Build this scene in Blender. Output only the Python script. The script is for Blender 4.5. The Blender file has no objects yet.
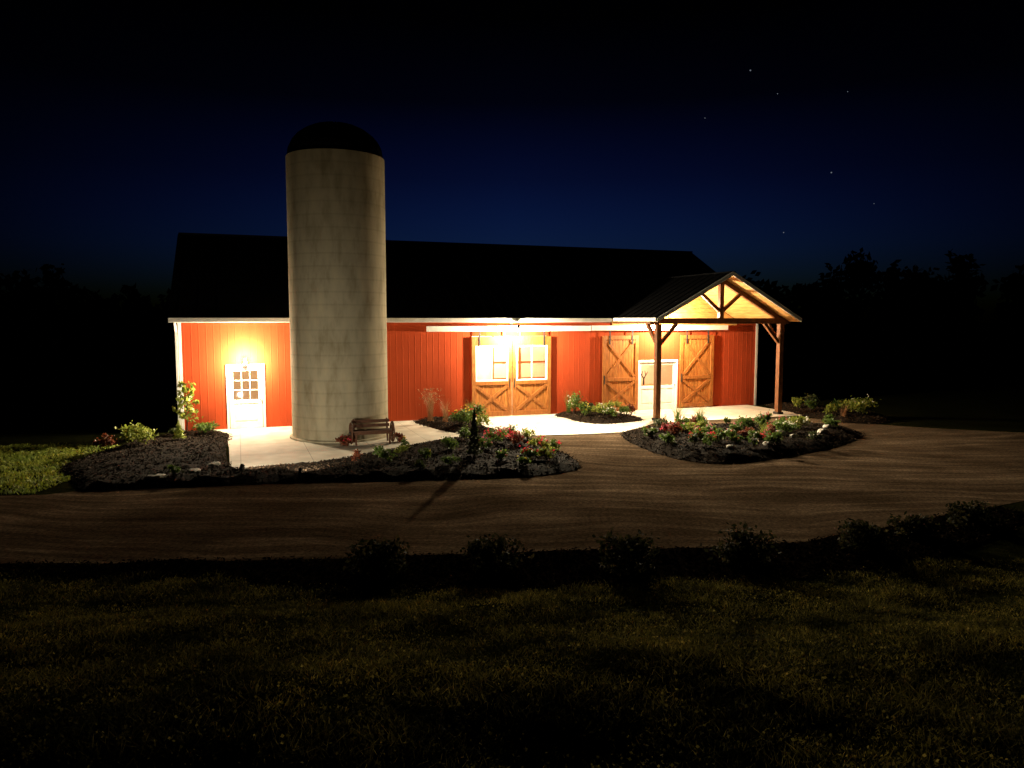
import bpy, math, random
import numpy as np
from mathutils import Vector, Matrix, noise
from mathutils.geometry import delaunay_2d_cdt
random.seed(7); rng=np.random.default_rng(7)
scene=bpy.context.scene
scene.view_settings.view_transform='Standard'; scene.view_settings.look='None'; scene.view_settings.exposure=0
COL=scene.collection

# ------------------------------------------------------------ materials
def newmat(name):
    m=bpy.data.materials.new(name); m.use_nodes=True
    nt=m.node_tree; b=nt.nodes['Principled BSDF']; return m,nt,b
def N(nt,t,**k):
    n=nt.nodes.new(t)
    for a,v in k.items(): setattr(n,a,v)
    return n
def ramp(nt,fac,stops):
    r=N(nt,'ShaderNodeValToRGB'); nt.links.new(fac,r.inputs[0])
    e=r.color_ramp.elements
    while len(e)<len(stops): e.new(0.5)
    for i,(p,c) in enumerate(stops):
        e[i].position=p; e[i].color=(c[0],c[1],c[2],1)
    return r.outputs[0]
def coords(nt,scale=(1,1,1),rot=(0,0,0),kind='Object'):
    tc=N(nt,'ShaderNodeTexCoord'); mp=N(nt,'ShaderNodeMapping')
    mp.inputs['Scale'].default_value=scale; mp.inputs['Rotation'].default_value=rot
    nt.links.new(tc.outputs[kind],mp.inputs[0]); return mp.outputs[0]
def noisemat(name,stops,scale=5,detail=6,rough=0.85,stretch=(1,1,1),rot=(0,0,0),bump=0.0,bscale=60,bdist=0.01,metal=0,distort=0,mult=None,spec=0.3):
    m,nt,b=newmat(name)
    v=coords(nt,stretch,rot)
    n=N(nt,'ShaderNodeTexNoise'); n.inputs['Scale'].default_value=scale; n.inputs['Detail'].default_value=detail
    n.inputs['Distortion'].default_value=distort
    nt.links.new(v,n.inputs['Vector'])
    c=ramp(nt,n.outputs[0],stops)
    if mult:
        n2=N(nt,'ShaderNodeTexNoise'); n2.inputs['Scale'].default_value=mult[0]; n2.inputs['Detail'].default_value=4
        nt.links.new(coords(nt,(1,1,1)),n2.inputs['Vector'])
        c2=ramp(nt,n2.outputs[0],[(0.3,(mult[1],)*3),(0.7,(mult[2],)*3)])
        mx=N(nt,'ShaderNodeMixRGB',blend_type='MULTIPLY'); mx.inputs[0].default_value=1
        nt.links.new(c,mx.inputs[1]); nt.links.new(c2,mx.inputs[2]); c=mx.outputs[0]
    nt.links.new(c,b.inputs['Base Color']); b.inputs['Roughness'].default_value=rough; b.inputs['Metallic'].default_value=metal
    b.inputs['Specular IOR Level'].default_value=spec
    if bump>0:
        n3=N(nt,'ShaderNodeTexNoise'); n3.inputs['Scale'].default_value=bscale; n3.inputs['Detail'].default_value=5
        nt.links.new(coords(nt,(1,1,1)),n3.inputs['Vector'])
        bp=N(nt,'ShaderNodeBump'); bp.inputs['Strength'].default_value=bump; bp.inputs['Distance'].default_value=bdist
        nt.links.new(n3.outputs[0],bp.inputs['Height']); nt.links.new(bp.outputs[0],b.inputs['Normal'])
    return m
def leafmat(name,c1,c2,c3=None,rough=0.6,trans=True,patch=None,spec=.25):
    m,nt,b=newmat(name)
    g=N(nt,'ShaderNodeNewGeometry')
    st=[(0.0,c1),(1.0,c2)] if c3 is None else [(0.0,c1),(0.55,c2),(1.0,c3)]
    c=ramp(nt,g.outputs['Random Per Island'],st)
    if patch:
        n2=N(nt,'ShaderNodeTexNoise'); n2.inputs['Scale'].default_value=patch[0]; n2.inputs['Detail'].default_value=5; n2.inputs['Roughness'].default_value=0.65
        nt.links.new(coords(nt),n2.inputs['Vector'])
        c2_=ramp(nt,n2.outputs[0],[(0.36,(patch[1]*.8,patch[1],patch[1])),(0.52,(.9,.9,.9)),(0.66,(patch[2],patch[2]*.93,patch[2]*.8))])
        mm=N(nt,'ShaderNodeMixRGB',blend_type='MULTIPLY'); mm.inputs[0].default_value=1
        nt.links.new(c,mm.inputs[1]); nt.links.new(c2_,mm.inputs[2]); c=mm.outputs[0]
    nt.links.new(c,b.inputs['Base Color']); b.inputs['Roughness'].default_value=rough
    b.inputs['Specular IOR Level'].default_value=spec
    if trans:
        tr=N(nt,'ShaderNodeBsdfTranslucent'); nt.links.new(c,tr.inputs[0])
        mx=N(nt,'ShaderNodeMixShader'); mx.inputs[0].default_value=0.35
        out=nt.nodes['Material Output']
        nt.links.new(b.outputs[0],mx.inputs[1]); nt.links.new(tr.outputs[0],mx.inputs[2]); nt.links.new(mx.outputs[0],out.inputs[0])
    return m
def emit(name,col,s):
    m,nt,b=newmat(name); b.inputs['Base Color'].default_value=(*col,1)
    b.inputs['Emission Color'].default_value=(*col,1); b.inputs['Emission Strength'].default_value=s
    return m

M={}
M['siding']=noisemat('red_metal_siding',[(0.3,(0.35,0.050,0.016)),(0.7,(0.43,0.066,0.021))],scale=1.2,stretch=(1,1,0.25),rough=0.8,mult=(0.6,0.82,1.0),spec=0.05)
M['white']=noisemat('white_trim_paint',[(0.3,(0.68,0.67,0.63)),(0.7,(0.8,0.79,0.76))],scale=4,rough=0.5)
M['roof']=noisemat('dark_roof_metal',[(0.3,(0.005,0.005,0.006)),(0.7,(0.009,0.009,0.010))],scale=3,rough=0.9,spec=0.02)
M['door']=noisemat('stained_cedar',[(0.25,(0.17,0.05,0.010)),(0.5,(0.34,0.12,0.024)),(0.75,(0.48,0.20,0.05))],scale=5,stretch=(5,5,0.5),rough=0.55,bump=0.2,bscale=40,bdist=0.004)
M['doorframe']=noisemat('stained_cedar_frame',[(0.25,(0.19,0.058,0.012)),(0.75,(0.38,0.14,0.032))],scale=6,stretch=(3,3,1),rough=0.5)
M['ceil']=noisemat('pine_ceiling',[(0.25,(0.40,0.18,0.05)),(0.5,(0.56,0.30,0.09)),(0.75,(0.66,0.40,0.15))],scale=4,stretch=(1,0.6,6),rough=0.5)
M['beam']=noisemat('timber_beam',[(0.25,(0.10,0.038,0.014)),(0.75,(0.23,0.095,0.036))],scale=5,stretch=(2,2,1),rough=0.65,bump=0.2,bscale=30,bdist=0.005)
M['dark']=noisemat('dark_metal',[(0.3,(0.015,0.015,0.016)),(0.7,(0.03,0.03,0.03))],scale=8,rough=0.45)
M['dome']=noisemat('silo_dome_metal',[(0.3,(0.003,0.0027,0.0025)),(0.7,(0.005,0.0045,0.004))],scale=8,rough=0.95,spec=0.0)
M['cream']=noisemat('interior_wall',[(0.3,(0.66,0.58,0.42)),(0.7,(0.76,0.68,0.52))],scale=2,rough=0.8)
M['intfloor']=noisemat('interior_floor',[(0.3,(0.25,0.15,0.08)),(0.7,(0.35,0.22,0.12))],scale=3,rough=0.5)
M['trunk']=noisemat('bark',[(0.3,(0.02,0.014,0.009)),(0.7,(0.06,0.04,0.026))],scale=20,rough=0.9)
M['benchwood']=noisemat('bench_wood',[(0.3,(0.05,0.02,0.012)),(0.7,(0.12,0.05,0.025))],scale=9,stretch=(1,4,4),rough=0.7)
M['stone']=noisemat('pale_stone',[(0.3,(0.35,0.33,0.29)),(0.7,(0.6,0.57,0.5))],scale=6,rough=0.9,bump=0.4,bscale=25,bdist=0.01)
M['mulch']=noisemat('mulch',[(0.3,(0.007,0.005,0.0035)),(0.6,(0.016,0.011,0.0075)),(0.8,(0.030,0.020,0.013))],scale=22,rough=1,bump=1,bscale=35,bdist=0.03,spec=0.02)
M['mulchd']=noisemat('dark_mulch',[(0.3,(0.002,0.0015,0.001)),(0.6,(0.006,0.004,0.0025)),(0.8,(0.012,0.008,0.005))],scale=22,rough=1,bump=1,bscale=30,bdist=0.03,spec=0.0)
M['chip']=leafmat('mulch_chip',(0.006,0.004,0.003),(0.022,0.015,0.010),(0.075,0.05,0.033),rough=1,trans=False,spec=.05)
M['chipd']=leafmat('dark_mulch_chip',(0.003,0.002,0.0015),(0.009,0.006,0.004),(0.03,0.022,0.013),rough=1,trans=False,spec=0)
M['ground']=noisemat('lawn_soil',[(0.3,(0.006,0.007,0.002)),(0.55,(0.011,0.012,0.0035)),(0.75,(0.02,0.018,0.007))],scale=7,rough=0.95,bump=0.8,bscale=40,bdist=0.03,mult=(0.5,0.6,1.1),spec=0.0)
M['bulb']=emit('lamp_bulb',(1.0,0.9,0.7),40)
M['star']=emit('star_glow',(0.75,0.85,1.0),0.17)
M['needle']=leafmat('dark_foliage',(0.004,0.007,0.0025),(0.011,0.016,0.006),trans=False,spec=.05)
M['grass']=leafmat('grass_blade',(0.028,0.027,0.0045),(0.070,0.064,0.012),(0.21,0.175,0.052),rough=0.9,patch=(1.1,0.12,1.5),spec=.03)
M['grasslit']=leafmat('grass_blade_lit',(0.12,0.15,0.015),(0.2,0.24,0.03),(0.30,0.32,0.06),rough=0.7,patch=(1.1,0.7,1.3))  # brighter blade copy: lamplight on the left lawn put into the colour
M['lg']=leafmat('leaf_green',(0.05,0.09,0.015),(0.11,0.17,0.03))
M['ly']=leafmat('leaf_yellowgreen',(0.13,0.17,0.025),(0.3,0.33,0.06))
M['ld']=leafmat('leaf_dark',(0.02,0.032,0.01),(0.055,0.065,0.02))
M['lf']=leafmat('leaf_dark_shrub',(0.006,0.008,0.003),(0.017,0.018,0.007),(0.045,0.037,0.016),rough=.8,spec=.05)  # darker leaf tones for the foreground shrubs
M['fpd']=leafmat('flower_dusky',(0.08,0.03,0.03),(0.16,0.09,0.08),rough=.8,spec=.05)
M['lr']=leafmat('leaf_redbrown',(0.10,0.02,0.012),(0.22,0.07,0.03))
M['straw']=leafmat('straw_blade',(0.22,0.10,0.05),(0.4,0.22,0.10))
M['fr']=leafmat('flower_red',(0.45,0.015,0.04),(0.7,0.06,0.09))
M['fp']=leafmat('flower_pink',(0.5,0.1,0.18),(0.7,0.25,0.3))
M['fw']=leafmat('flower_white',(0.6,0.55,0.45),(0.8,0.78,0.7))
M['fy']=leafmat('flower_yellow',(0.6,0.4,0.05),(0.75,0.6,0.12))

m,nt,b=newmat('window_glass'); nt.nodes.remove(b)
t=N(nt,'ShaderNodeBsdfTransparent'); g=N(nt,'ShaderNodeBsdfGlossy'); g.inputs['Roughness'].default_value=0.03
mx=N(nt,'ShaderNodeMixShader'); mx.inputs[0].default_value=0.08
nt.links.new(t.outputs[0],mx.inputs[1]); nt.links.new(g.outputs[0],mx.inputs[2]); nt.links.new(mx.outputs[0],nt.nodes['Material Output'].inputs[0]); M['glass']=m

# silo concrete
m,nt,b=newmat('silo_concrete')
v=coords(nt)
sx=N(nt,'ShaderNodeSeparateXYZ'); nt.links.new(v,sx.inputs[0])
dv=N(nt,'ShaderNodeMath',operation='DIVIDE'); nt.links.new(sx.outputs[2],dv.inputs[0]); dv.inputs[1].default_value=.38
fr=N(nt,'ShaderNodeMath',operation='FRACT'); nt.links.new(dv.outputs[0],fr.inputs[0])
band=ramp(nt,fr.outputs[0],[(0.0,(0.315,0.28,0.20)),(0.05,(0.325,0.29,0.21)),(0.12,(0.365,0.325,0.238)),(0.9,(0.36,0.32,0.233)),(1.0,(0.32,0.285,0.205))])
ns=N(nt,'ShaderNodeTexNoise'); ns.inputs['Scale'].default_value=1.8; ns.inputs['Detail'].default_value=10; ns.inputs['Roughness'].default_value=.6
nt.links.new(coords(nt,(1.6,1.6,0.5)),ns.inputs['Vector'])
st=ramp(nt,ns.outputs[0],[(0.3,(0.60,0.58,0.52)),(0.52,(0.92,0.92,0.92)),(0.72,(1.08,1.06,1.0))])
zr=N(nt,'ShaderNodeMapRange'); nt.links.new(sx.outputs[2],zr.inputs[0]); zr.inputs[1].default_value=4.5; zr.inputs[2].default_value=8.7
stain_falloff=ramp(nt,zr.outputs[0],[(0,(1,1,1)),(1,(0.62,0.56,0.47))])  # top staining, deepened so the light's fall-off sits in the colour
mx=N(nt,'ShaderNodeMixRGB',blend_type='MULTIPLY'); mx.inputs[0].default_value=1; nt.links.new(band,mx.inputs[1]); nt.links.new(st,mx.inputs[2])
mx2=N(nt,'ShaderNodeMixRGB',blend_type='MULTIPLY'); mx2.inputs[0].default_value=1; nt.links.new(mx.outputs[0],mx2.inputs[1]); nt.links.new(stain_falloff,mx2.inputs[2])
nt.links.new(mx2.outputs[0],b.inputs['Base Color']); b.inputs['Roughness'].default_value=0.95; b.inputs['Specular IOR Level'].default_value=0.03
bp=N(nt,'ShaderNodeBump'); bp.inputs['Strength'].default_value=0.3; bp.inputs['Distance'].default_value=0.01; nt.links.new(ns.outputs[0],bp.inputs['Height']); nt.links.new(bp.outputs[0],b.inputs['Normal'])
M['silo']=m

m,nt,b=newmat('concrete_paving')
v=coords(nt,(1,1,1),(0,0,math.radians(-20.1)))
br=N(nt,'ShaderNodeTexBrick'); br.offset=0; nt.links.new(v,br.inputs['Vector'])
br.inputs['Scale'].default_value=1; br.inputs['Brick Width'].default_value=1.8; br.inputs['Row Height'].default_value=1.8; br.inputs['Mortar Size'].default_value=0.008
br.inputs['Color1'].default_value=(0.55,0.51,0.43,1); br.inputs['Color2'].default_value=(0.50,0.465,0.39,1); br.inputs['Mortar'].default_value=(0.22,0.2,0.17,1)
ns=N(nt,'ShaderNodeTexNoise'); ns.inputs['Scale'].default_value=1.7; ns.inputs['Detail'].default_value=9; nt.links.new(v,ns.inputs['Vector'])
st=ramp(nt,ns.outputs[0],[(0.3,(0.72,0.71,0.68)),(0.65,(1,1,1))])
mx=N(nt,'ShaderNodeMixRGB',blend_type='MULTIPLY'); mx.inputs[0].default_value=1; nt.links.new(br.outputs[0],mx.inputs[1]); nt.links.new(st,mx.inputs[2])
nt.links.new(mx.outputs[0],b.inputs['Base Color']); b.inputs['Roughness'].default_value=0.8
M['concrete']=m

# driveway
m,nt,b=newmat('driveway_gravel')
v0=coords(nt)
wn=N(nt,'ShaderNodeTexNoise'); wn.inputs['Scale'].default_value=0.12; wn.inputs['Detail'].default_value=2; nt.links.new(v0,wn.inputs['Vector'])
ad=N(nt,'ShaderNodeVectorMath',operation='MULTIPLY_ADD'); nt.links.new(wn.outputs['Color'],ad.inputs[0]); ad.inputs[1].default_value=(5,5,0); nt.links.new(v0,ad.inputs[2])
mp=N(nt,'ShaderNodeMapping'); mp.inputs['Scale'].default_value=(0.14,1.8,1); nt.links.new(ad.outputs[0],mp.inputs[0])
n1=N(nt,'ShaderNodeTexNoise'); n1.inputs['Scale'].default_value=1.3; n1.inputs['Detail'].default_value=10; n1.inputs['Roughness'].default_value=.68; nt.links.new(mp.outputs[0],n1.inputs['Vector'])
c1=ramp(nt,n1.outputs[0],[(0.33,(0.040,0.027,0.017)),(0.48,(0.068,0.047,0.030)),(0.58,(0.105,0.074,0.048)),(0.7,(0.19,0.138,0.092))])
n2=N(nt,'ShaderNodeTexNoise'); n2.inputs['Scale'].default_value=14; n2.inputs['Detail'].default_value=10; n2.inputs['Roughness'].default_value=0.8; nt.links.new(v0,n2.inputs['Vector'])
c2=ramp(nt,n2.outputs[0],[(0.36,(0.35,0.35,0.35)),(0.5,(0.95,0.95,0.95)),(0.64,(1.7,1.7,1.7))])
mx=N(nt,'ShaderNodeMixRGB',blend_type='MULTIPLY'); mx.inputs[0].default_value=1; nt.links.new(c1,mx.inputs[1]); nt.links.new(c2,mx.inputs[2])
n4=N(nt,'ShaderNodeTexNoise'); n4.inputs['Scale'].default_value=0.55; n4.inputs['Detail'].default_value=6; nt.links.new(v0,n4.inputs['Vector'])
c4=ramp(nt,n4.outputs[0],[(0.35,(0.62,0.6,0.58)),(0.65,(1.15,1.15,1.15))])
mx4=N(nt,'ShaderNodeMixRGB',blend_type='MULTIPLY'); mx4.inputs[0].default_value=1; nt.links.new(mx.outputs[0],mx4.inputs[1]); nt.links.new(c4,mx4.inputs[2])
nt.links.new(mx4.outputs[0],b.inputs['Base Color']); b.inputs['Roughness'].default_value=1.0; b.inputs['Specular IOR Level'].default_value=0.0
bp=N(nt,'ShaderNodeBump'); bp.inputs['Strength'].default_value=0.45; bp.inputs['Distance'].default_value=0.01
nt.links.new(n2.outputs[0],bp.inputs['Height']); nt.links.new(bp.outputs[0],b.inputs['Normal'])
M['drive']=m

# ------------------------------------------------------------ mesh builder
class MB:
    def __init__(s): s.v=[];s.f=[];s.m=[];s.mats=[]
    def mi(s,key):
        if key not in s.mats: s.mats.append(key)
        return s.mats.index(key)
    def add(s,vs,fs,key):
        o=len(s.v); k=s.mi(key); s.v.extend([tuple(q) for q in vs])
        for f in fs: s.f.append([i+o for i in f]); s.m.append(k)
    def box(s,x0,x1,y0,y1,z0,z1,key):
        vs=[(x,y,z) for x in(x0,x1) for y in(y0,y1) for z in(z0,z1)]
        s.add(vs,[(0,1,3,2),(4,6,7,5),(0,4,5,1),(2,3,7,6),(0,2,6,4),(1,5,7,3)],key)
    def beam(s,p0,p1,w,t,key,up=(0,1,0)):
        p0=Vector(p0);p1=Vector(p1);d=(p1-p0).normalized();u=Vector(up)
        sd=d.cross(u)
        if sd.length<1e-4: sd=d.cross(Vector((1,0,0)))
        sd.normalize(); u=sd.cross(d).normalized()
        vs=[]
        for p in(p0,p1):
            for a,b in((-1,-1),(1,-1),(1,1),(-1,1)): vs.append(p+sd*(a*w/2)+u*(b*t/2))
        s.add(vs,[(3,2,1,0),(4,5,6,7),(0,1,5,4),(1,2,6,5),(2,3,7,6),(3,0,4,7)],key)
    def tube(s,p0,p1,r0,r1,key,n=8):
        p0=Vector(p0);p1=Vector(p1);d=(p1-p0).normalized()
        a=d.orthogonal().normalized(); b=d.cross(a)
        vs=[p+ (a*math.cos(2*math.pi*i/n)+b*math.sin(2*math.pi*i/n))*r for p,r in((p0,r0),(p1,r1)) for i in range(n)]
        fs=[(i,(i+1)%n,n+(i+1)%n,n+i) for i in range(n)]+[tuple(range(n-1,-1,-1)),tuple(range(n,2*n))]
        s.add(vs,fs,key)
    def revolve(s,prof,key,n=64,c=(0,0,0),cap=False):
        vs=[];k=len(prof)
        for i in range(n):
            a=2*math.pi*i/n
            for r,z in prof: vs.append((c[0]+r*math.cos(a),c[1]+r*math.sin(a),c[2]+z))
        fs=[(i*k+j,((i+1)%n)*k+j,((i+1)%n)*k+j+1,i*k+j+1) for i in range(n) for j in range(k-1)]
        s.add(vs,fs,key)
    def torus(s,c,R,r,axis,key,n=32,mm=8):
        vs=[];ax=Vector(axis).normalized();a=ax.orthogonal().normalized();b=ax.cross(a);c=Vector(c)
        for i in range(n):
            t=2*math.pi*i/n;rad=a*math.cos(t)+b*math.sin(t)
            for j in range(mm):
                q=2*math.pi*j/mm; vs.append(c+rad*(R+r*math.cos(q))+ax*(r*math.sin(q)))
        fs=[(i*mm+j,((i+1)%n)*mm+j,((i+1)%n)*mm+(j+1)%mm,i*mm+(j+1)%mm) for i in range(n) for j in range(mm)]
        s.add(vs,fs,key)
    def blades(s,V,per,key):
        o=len(s.v);k=s.mi(key);n=V.shape[0]
        s.v.extend(map(tuple,V.reshape(-1,3).tolist()))
        s.f.extend((np.arange(n*per).reshape(n,per)+o).tolist()); s.m.extend([k]*n)
    def done(s,name,parent=None,loc=(0,0,0),rot=0,smooth=False,bevel=0):
        me=bpy.data.meshes.new(name); me.from_pydata(s.v,[],s.f)
        for k in s.mats: me.materials.append(M[k])
        me.polygons.foreach_set('material_index',s.m)
        if smooth: me.polygons.foreach_set('use_smooth',[True]*len(me.polygons))
        me.update()
        o=bpy.data.objects.new(name,me); COL.objects.link(o); o.location=loc; o.rotation_euler=(0,0,rot)
        if parent: o.parent=parent
        if bevel:
            bv=o.modifiers.new('bevel','BEVEL'); bv.width=bevel; bv.segments=2; bv.limit_method='ANGLE'
        return o
def empty(name,loc=(0,0,0),rot=0,parent=None):
    e=bpy.data.objects.new(name,None); COL.objects.link(e); e.location=loc; e.rotation_euler=(0,0,rot)
    if parent: e.parent=parent
    return e
def leafquads(C,size,flat=0.0,el=1.6):
    n=len(C)
    d=rng.normal(size=(n,3)); d[:,2]*=(1-flat); d/=np.linalg.norm(d,axis=1)[:,None]
    r=rng.normal(size=(n,3)); e=np.cross(d,r); e/=np.linalg.norm(e,axis=1)[:,None]
    sz=(size*rng.uniform(0.6,1.3,size=n))[:,None]
    return np.stack([C-d*sz*el/2,C+e*sz/2,C+d*sz*el/2,C-e*sz/2],axis=1)

ANG=math.radians(20.1); O=Vector((-11.0,24.84,0)); A=Vector((math.cos(ANG),math.sin(ANG),0)); ND=Vector((math.sin(ANG),-math.cos(ANG),0))
def W(s,d,z=0): return O+A*s+ND*d+Vector((0,0,z))

def sstep(t): t=np.clip(t,0,1); return t*t*(3-2*t)
def tz(x,y):
    base=1.0*sstep((10.9-np.asarray(y,float))/6.6)
    w=sstep((10.9-np.asarray(y,float))/1.5)
    return base+w*(0.035*(np.sin(x*1.7+y*0.9)+np.sin(x*0.6-y*2.1+1.3))+0.02*np.sin(x*3.1+1)*np.sin(y*3.7))

# ------------------------------------------------------------ ground
xs=np.unique(np.concatenate([[-500,-200,-100,-60,-40,-25],np.arange(-16,16.01,0.25),[25,40,60,100,200,500]]))
ys=np.unique(np.concatenate([[-100,-40,-15,-5],np.arange(0,10.91,0.25),[10.9,12,20,30,60,100,200,400,900]]))
mb=MB(); X,Y=np.meshgrid(xs,ys); Z=tz(X,Y)
nx=len(xs)
mb.add(np.stack([X.ravel(),Y.ravel(),Z.ravel()],1).tolist(),[(j*nx+i,j*nx+i+1,(j+1)*nx+i+1,(j+1)*nx+i) for j in range(len(ys)-1) for i in range(nx-1)],'ground')
mb.done('ground',smooth=True)

def cr(P,n=6):
    out=[];k=len(P)
    for i in range(k):
        p0,p1,p2,p3=[np.array(P[(i+j-1)%k],float) for j in range(4)]
        for t in np.linspace(0,1,n,endpoint=False):
            out.append(0.5*((2*p1)+(-p0+p2)*t+(2*p0-5*p1+4*p2-p3)*t*t+(-p0+3*p1-3*p2+p3)*t**3))
    return np.array(out)
def inside(P,pts):
    x,y=pts[:,0],pts[:,1]; r=np.zeros(len(pts),bool); j=len(P)-1
    for i in range(len(P)):
        xi,yi=P[i];xj,yj=P[j]
        c=((yi>y)!=(yj>y))&(x<(xj-xi)*(y-yi)/(yj-yi+1e-12)+xi); r^=c; j=i
    return r
def edist(P,pts):
    d=np.full(len(pts),1e9)
    for i in range(len(P)):
        a=P[i];b=P[(i+1)%len(P)];ab=b-a
        t=np.clip(((pts-a)@ab)/(ab@ab+1e-12),0,1)
        d=np.minimum(d,np.linalg.norm(pts-(a+t[:,None]*ab),axis=1))
    return d
def bedz(P,pts,h):
    return tz(pts[:,0],pts[:,1])+0.022+np.minimum(h,edist(P,pts)*0.35)
BEDS=[]
def bed(name,poly,h=0.13,key='mulch',smoothpoly=True,chips=260,sp=0.3,jit=.02,ckey='chip'):
    P=cr(poly) if smoothpoly else np.array(poly,float)
    P=P+rng.normal(scale=jit,size=P.shape)
    lo,hi=P.min(0),P.max(0)
    gx,gy=np.meshgrid(np.arange(lo[0],hi[0],sp),np.arange(lo[1],hi[1],sp)); G=np.stack([gx.ravel(),gy.ravel()],1)+rng.uniform(-sp*.3,sp*.3,size=(gx.size,2))
    G=G[inside(P,G)]; G=G[edist(P,G)>sp*0.4]
    allp=np.concatenate([P,G])
    r=delaunay_2d_cdt([Vector(p) for p in allp],[],[list(range(len(P)))],1,1e-5)
    V=np.array([[v.x,v.y] for v in r[0]])
    z=bedz(P,V,h)+np.where(edist(P,V)>0.05,rng.normal(scale=0.012 if h>.05 else .004,size=len(V)),0)
    mb=MB(); mb.add(np.column_stack([V,z]).tolist(),[list(f) for f in r[2]],key)
    if chips:
        area=(hi[0]-lo[0])*(hi[1]-lo[1]); n=int(area*chips)
        Q=rng.uniform(lo-.1,hi+.1,size=(n,2)); ins=inside(P,Q); ed=edist(P,Q); kp=ins|((ed<0.09)&(rng.uniform(size=n)<.35)); Q=Q[kp]; ins=ins[kp]
        zz=np.where(ins,bedz(P,Q,h)+0.012,tz(Q[:,0],Q[:,1])+0.04)
        mb.blades(leafquads(np.column_stack([Q,zz]),0.026,flat=0.6,el=2.6),4,ckey)
    BEDS.append((P,h)); return mb.done(name)
def groundz(x,y):
    for P,h in BEDS:
        q=np.array([[x,y]])
        if inside(P,q)[0]: return float(bedz(P,q,h)[0])
    return float(tz(x,y))
def sheet(name,poly,z,key,smoothpoly=True,thick=0.0):
    P=cr(poly) if smoothpoly else np.array(poly,float)
    r=delaunay_2d_cdt([Vector(p) for p in P],[],[list(range(len(P)))],1,1e-5)
    mb=MB(); mb.add([(v.x,v.y,z) for v in r[0]],[list(f) for f in r[2]],key)
    if thick:
        n=len(P)
        mb.add([(p[0],p[1],z) for p in P]+[(p[0],p[1],z-thick) for p in P],[(i,(i+1)%n,n+(i+1)%n,n+i) for i in range(n)],key)
    return mb.done(name)
DR=[(-60,15.0),(-30,15.4),(-16,15.5),(-10.8,15.7),(-9.4,16.2),(-6,19),(-4,25),(-1,27.5),(6,29.5),(11,28.5),(13.3,26.5),(15.2,25.4),(18,24.4),(26,23),(60,20),(60,12),(30,19.2),(20,18.3),(14,16.6),(11.3,15.6),(7.3,13.5),(4.5,12.2),(1.4,11.85),(-2.5,11.45),(-7.7,11.05),(-16,11.2),(-30,11.2),(-60,10.95)]
sheet('driveway',DR,0.006,'drive'); DRP=cr(DR)
def pw(s,d): q=W(s,d); return (q.x,q.y)
sheet('concrete_patio',[pw(0.9,-0.05),(-9.3,24.2),(-8.2,21.5),(-7.05,18.5),(-6.0,18.7),(-5.0,19.1),(-3.6,20.9),(-2.0,22.6),(-0.4,24.2),(0.6,23.9),(2.4,24.2),(3.9,24.7),pw(15.8,3.7),pw(22.7,3.7),pw(22.7,-0.05)],0.03,'concrete',False,0.03)

bed('mulch_bed',[(-11.5,19.5),(-11.5,21.9),(-10.9,24.3),(-9.35,24.4),(-8.3,21.5),(-7.0,18.6),(-5.9,18.75),(-5.0,19.25),(-3.6,21.0),(-2.2,22.8),(-1.03,23.9),(.41,23.6),(1.36,21.0),(1.75,19.0),(1.17,18.0),(-.28,17.5),(-2.6,17.2),(-6.0,16.85),(-8.44,16.35),(-9.4,16.2),(-10.3,17.3),(-11.3,18.5)])
bed('mulch_bed',[(-3.6,27.35),(-1.75,28.1),(-1.0,26.0),(-.46,24.6),(-1.5,24.1),(-2.6,25.3)])
bed('mulch_bed',[(1.75,29.4),(3.66,30.1),(4.3,29.2),(4.9,27.6),(3.1,26.5),(2.0,28.1)])
bed('mulch_bed',[(3.74,24.6),(5.3,25.6),(7.6,25.9),(10.2,26.2),(11.4,25.1),(11.2,23.8),(9.2,21.5),(6.5,19.6),(5.4,19.2),(4.3,20.1),(3.6,22.6)],h=0.2)
bed('mulch_bed',[(11.2,32.7),(13.1,31.8),(14.4,28.9),(13.6,27.0),(12.2,26.9),(11.5,28.2),(11.2,30.2)])
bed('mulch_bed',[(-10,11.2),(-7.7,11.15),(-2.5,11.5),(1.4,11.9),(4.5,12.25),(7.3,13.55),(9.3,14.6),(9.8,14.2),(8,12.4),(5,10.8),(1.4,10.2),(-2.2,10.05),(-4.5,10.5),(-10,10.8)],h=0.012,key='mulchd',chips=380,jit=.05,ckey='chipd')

# ------------------------------------------------------------ barn
barn=empty('barn',O,ANG)
L=23.1; D=12.0; HW=3.64; OL=-.28
mb=MB()
segs=[(0,1.48,0,HW),(1.48,2.57,2.14,HW),(2.57,10.1,0,HW),(10.1,13.25,3.12,HW),(13.25,17.2,0,HW),(17.2,19.1,2.04,HW),(19.1,L,0,HW)]
for a,b_,z0,z1 in segs: mb.box(a,b_,0,0.15,z0,z1,'siding')
x=0.13
while x<L-.1:
    z0=0.02
    for a,b_,q,_ in segs:
        if a-0.02<=x<=b_+0.02: z0=max(z0,q+0.02)
    mb.add([(x-.018,0,z0),(x-.01,-.004,z0),(x+.01,-.004,z0),(x+.018,0,z0),(x-.018,0,HW),(x-.01,-.004,HW),(x+.01,-.004,HW),(x+.018,0,HW)],[(0,1,5,4),(1,2,6,5),(2,3,7,6)],'siding')
    x+=0.229
mb.box(0,0.15,0.15,D-.15,0,HW,'siding'); mb.box(L-.15,L,0.15,D-.15,0,HW,'siding'); mb.box(0,L,D-.15,D,0,HW,'siding')
for xx in(0.0,L-.15):
    mb.add([(xx,0.2,HW+.002),(xx,D-.2,HW+.002),(xx,D/2,6.95),(xx+.15,0.2,HW+.002),(xx+.15,D-.2,HW+.002),(xx+.15,D/2,6.95)],[(0,1,2),(3,5,4),(0,2,5,3),(1,4,5,2)],'siding')
mb.done('walls',barn)
sl=(7.15-4.0)/6.0
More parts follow.
